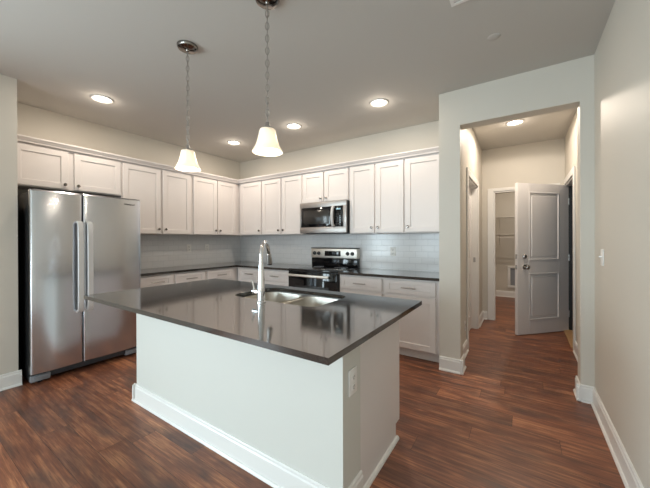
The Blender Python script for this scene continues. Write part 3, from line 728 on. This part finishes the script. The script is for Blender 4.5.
plate('wall_outlet', 'pale outlet in tile backsplash, the one nearer the refrigerator', 'outlet', (0.008, -1.063, 1.19), 'x+', 'outlet')
plate('wall_outlet', 'pale outlet in tile backsplash near the corner, beside another outlet', 'outlet', (0.008, -0.735, 1.19), 'x+', 'outlet')
plate('wall_outlet', 'pale outlet in the tile between the range and hall wall', 'outlet', (3.03, -0.008, 1.155), 'y-', 'outlet')
plate('wall_outlet', 'low outlet on the hall wall just inside the opening', 'outlet', (XH, -0.11, 0.315), 'x+', 'outlet')
plate('light_switch', 'white toggle light switch on the plain wall beside the opening', 'light switch', (XR, -0.985, 1.185), 'x-', 'switch')

# ------------------------------------------------------------------ ceiling lights
def can(x, y, watts, label, glow=1.2, wide=False, group='recessed ceiling lights'):
    t = thing('recessed_light', label, 'ceiling light', (x, y, H), group)
    obj('trim_ring', MB().lathe([(0.098, 0.0), (0.098, 0.004), (0.090, 0.008), (0.074, 0.006), (0.070, 0.001)], (x, y, H - 0.0005), (0, 0, -1), 32, False, False), 'trim', t)
    obj('lens', MB().lathe([(0.072, 0.0), (0.066, 0.003), (0.03, 0.005), (0.002, 0.0055)], (x, y, H - 0.001), (0, 0, -1), 28), 'lens', t)
    if wide:
        d = bpy.data.lights.new('lamp_light', 'SPOT'); d.energy = watts; d.color = WARM; d.shadow_soft_size = 0.05
        d.spot_size = math.radians(168); d.spot_blend = 0.12
        l = bpy.data.objects.new('lamp_light', d); COL.objects.link(l); l.parent = t; l.location = (0, 0, -0.012)
        watts, glow = 10, 1.4
    l = area_light('lamp_light', (0, 0, -0.012), 0.11, 0.11, watts, WARM, (0, 0, 0), 'DISK'); l.parent = t
    d = bpy.data.lights.new('lamp_glow', 'POINT'); d.energy = glow; d.color = WARM; d.shadow_soft_size = 0.03
    l = bpy.data.objects.new('lamp_glow', d); COL.objects.link(l); l.parent = t; l.location = (0, 0, -0.05)
    return t
can(0.838, -2.546, CAN_W, 'recessed ceiling light over the floor in front of the refrigerator')
can(0.849, -0.855, CAN_W, 'recessed ceiling light near the kitchen corner')
can(2.019, -0.860, CAN_W, 'recessed ceiling light in front of the range and microwave')
can(3.199, -0.862, CAN_W, 'recessed ceiling light nearest the hall wall end')
can(4.405, 0.60, HALL_W, 'recessed ceiling light inside the hall, beyond the opening', wide=True)
can(4.5, 2.9, CLOSET_W, 'unseen recessed ceiling light added inside the laundry closet')  # unseen fixture, put in to light the closet interior

# ------------------------------------------------------------------ pendants
def pendant(x, y, zb, label):
    t = thing('pendant_light', label, 'pendant light', (x, y, H), 'bell pendants over the island')
    obj('canopy', MB().lathe([(0.075, 0), (0.075, 0.007), (0.068, 0.020), (0.044, 0.029), (0.014, 0.032), (0.010, 0.040), (0.004, 0.043)], (x, y, H - 0.0005), (0, 0, -1), 32, True), 'dark_nickel', t)
    zs = zb + 0.140
    ztop = H - 0.040
    pitch = 0.036; n = int((ztop - zs - 0.045) / pitch); pitch = (ztop - zs - 0.045) / n
    mb = MB()
    for k in range(n):
        zc = ztop - pitch * (k + 0.5); hh = pitch * 0.5 + 0.005; hw = 0.0105
        ring = []
        for i in range(14):
            a = 2 * PI * i / 14; px, pz = hw * math.cos(a), hh * math.sin(a)
            ring.append((x + px * (0.75 if k % 2 else 0.66), y + px * (0.66 if k % 2 else -0.75), zc + pz))
        mb.tube(ring, 0.0027, 6, closed=True)
    obj('chain', mb, 'nickel', t)
    obj('cord', MB().tube([(x + 0.002, y, ztop + 0.004), (x - 0.003, y + 0.002, (ztop + zs) / 2), (x, y, zs)], 0.0022, 6), 'nickel', t)
    obj('cap', MB().lathe([(0.005, 0.05), (0.012, 0.046), (0.016, 0.020), (0.034, 0.012), (0.040, 0.0)], (x, y, zs - 0.004), (0, 0, 1), 24), 'nickel', t)
    outer = [(0.040, 0.140), (0.046, 0.137), (0.050, 0.128), (0.055, 0.100), (0.062, 0.070), (0.071, 0.042), (0.083, 0.018), (0.093, 0.003), (0.094, 0.0)]
    inner = [(r - 0.004, max(h - 0.002, 0.0)) for r, h in outer[::-1]]
    obj('shade', MB().lathe(outer + inner, (x, y, zb), (0, 0, 1), 40, False, False), 'shade', t)
    obj('bulb', MB().lathe([(0.012, 0.125), (0.014, 0.108), (0.026, 0.085), (0.030, 0.065), (0.026, 0.045), (0.014, 0.034), (0.002, 0.031)], (x, y, zb), (0, 0, 1), 20), 'bulb', t)
    d = bpy.data.lights.new('lamp_light', 'POINT'); d.energy = PEND_W; d.color = WARM; d.shadow_soft_size = 0.02
    l = bpy.data.objects.new('lamp_light', d); COL.objects.link(l); l.parent = t; l.location = (0, 0, zb + 0.018 - H)
    return t
pendant(2.364, -2.545, 1.857, 'bell shaded pendant hanging over the island end near the refrigerator')
pendant(3.189, -2.540, 1.852, 'bell shaded pendant hanging over the faucet side of the island')

# ceiling register and small cover plate
ax0, ax1, ay0, ay1 = 4.112, 4.312, -2.00, -1.850
t = thing('air_register', 'white louvred air register in the ceiling, cut by the picture top', 'air vent', ((ax0 + ax1) / 2, (ay0 + ay1) / 2, H))
z0, z1 = H - 0.008, H - 0.0005
obj('register_frame', MB().box(ax0, ax1, ay0, ay0 + 0.02, z0, z1).box(ax0, ax1, ay1 - 0.02, ay1, z0, z1).box(ax0, ax0 + 0.02, ay0 + 0.02, ay1 - 0.02, z0, z1).box(ax1 - 0.02, ax1, ay0 + 0.02, ay1 - 0.02, z0, z1), 'plastic', t)
mb = MB()
for k in range(6): mb.box(ax0 + 0.02, ax1 - 0.02, ay0 + 0.024 + k * 0.017, ay0 + 0.034 + k * 0.017, H - 0.006, H - 0.002)
obj('louvres', mb, 'plastic', t)
o = obj('ceiling_cover_plate', MB().lathe([(0.042, 0), (0.041, 0.0015), (0.036, 0.003), (0.002, 0.0035)], (4.312, -1.37, H - 0.0005), (0, 0, -1), 24), 'ceiling')
tag(o, 'small round blank cover plate in the ceiling before the hall opening', 'cover plate')

# ------------------------------------------------------------------ laundry closet
t = thing('wire_shelf', 'white wire shelf with hanging rod on the closet back wall', 'shelf', (4.6, 3.95, 1.40))
for zz, nm in ((1.80, 'upper'), (1.42, 'lower')):
    mb = MB()
    for k in range(9): mb.tube([(3.75, 3.76 + k * 0.04, zz), (5.59, 3.76 + k * 0.04, zz)], 0.004, 6)
    mb.tube([(3.75, 3.755, zz), (5.59, 3.755, zz)], 0.007, 6)
    if nm == 'lower': mb.tube([(3.75, 3.755, zz - 0.07), (5.59, 3.755, zz - 0.07)], 0.008, 6)
    for k in range(30): xx = 3.78 + k * 0.0615; mb.tube([(xx, 3.755, zz - (0.07 if nm == 'lower' else 0.0)), (xx, 3.7551, zz + 0.004), (xx, 4.09, zz + 0.004)], 0.003, 6)
    q = obj('wire_deck', mb, 'wire', t)
    for xx in (4.05, 5.2): obj('bracket', MB().tube([(xx, 3.76, zz - 0.004), (xx, 4.098, zz - 0.26)], 0.005, 6), 'wire', q)
t = thing('laundry_outlet_box', 'white framed recessed outlet box on the closet back wall', 'outlet box', (4.36, 4.09, 0.22))
mb = MB()
for x0, x1, z0, z1 in ((4.20, 4.52, 0.22, 0.27), (4.20, 4.52, 0.66, 0.71), (4.20, 4.25, 0.27, 0.66), (4.47, 4.52, 0.27, 0.66)): mb.box(x0, x1, 4.07, 4.0995, z0, z1, 0.004)
obj('box_frame', mb, 'plastic', t)
obj('back_panel', MB().box(4.25, 4.47, 4.093, 4.099, 0.27, 0.66), 'grey_plastic', t)
obj('valve', MB().lathe([(0.012, 0), (0.012, 0.05), (0.02, 0.055), (0.02, 0.075)], (4.36, 4.085, 0.42), (0, 0, 1), 12), 'nickel', t)
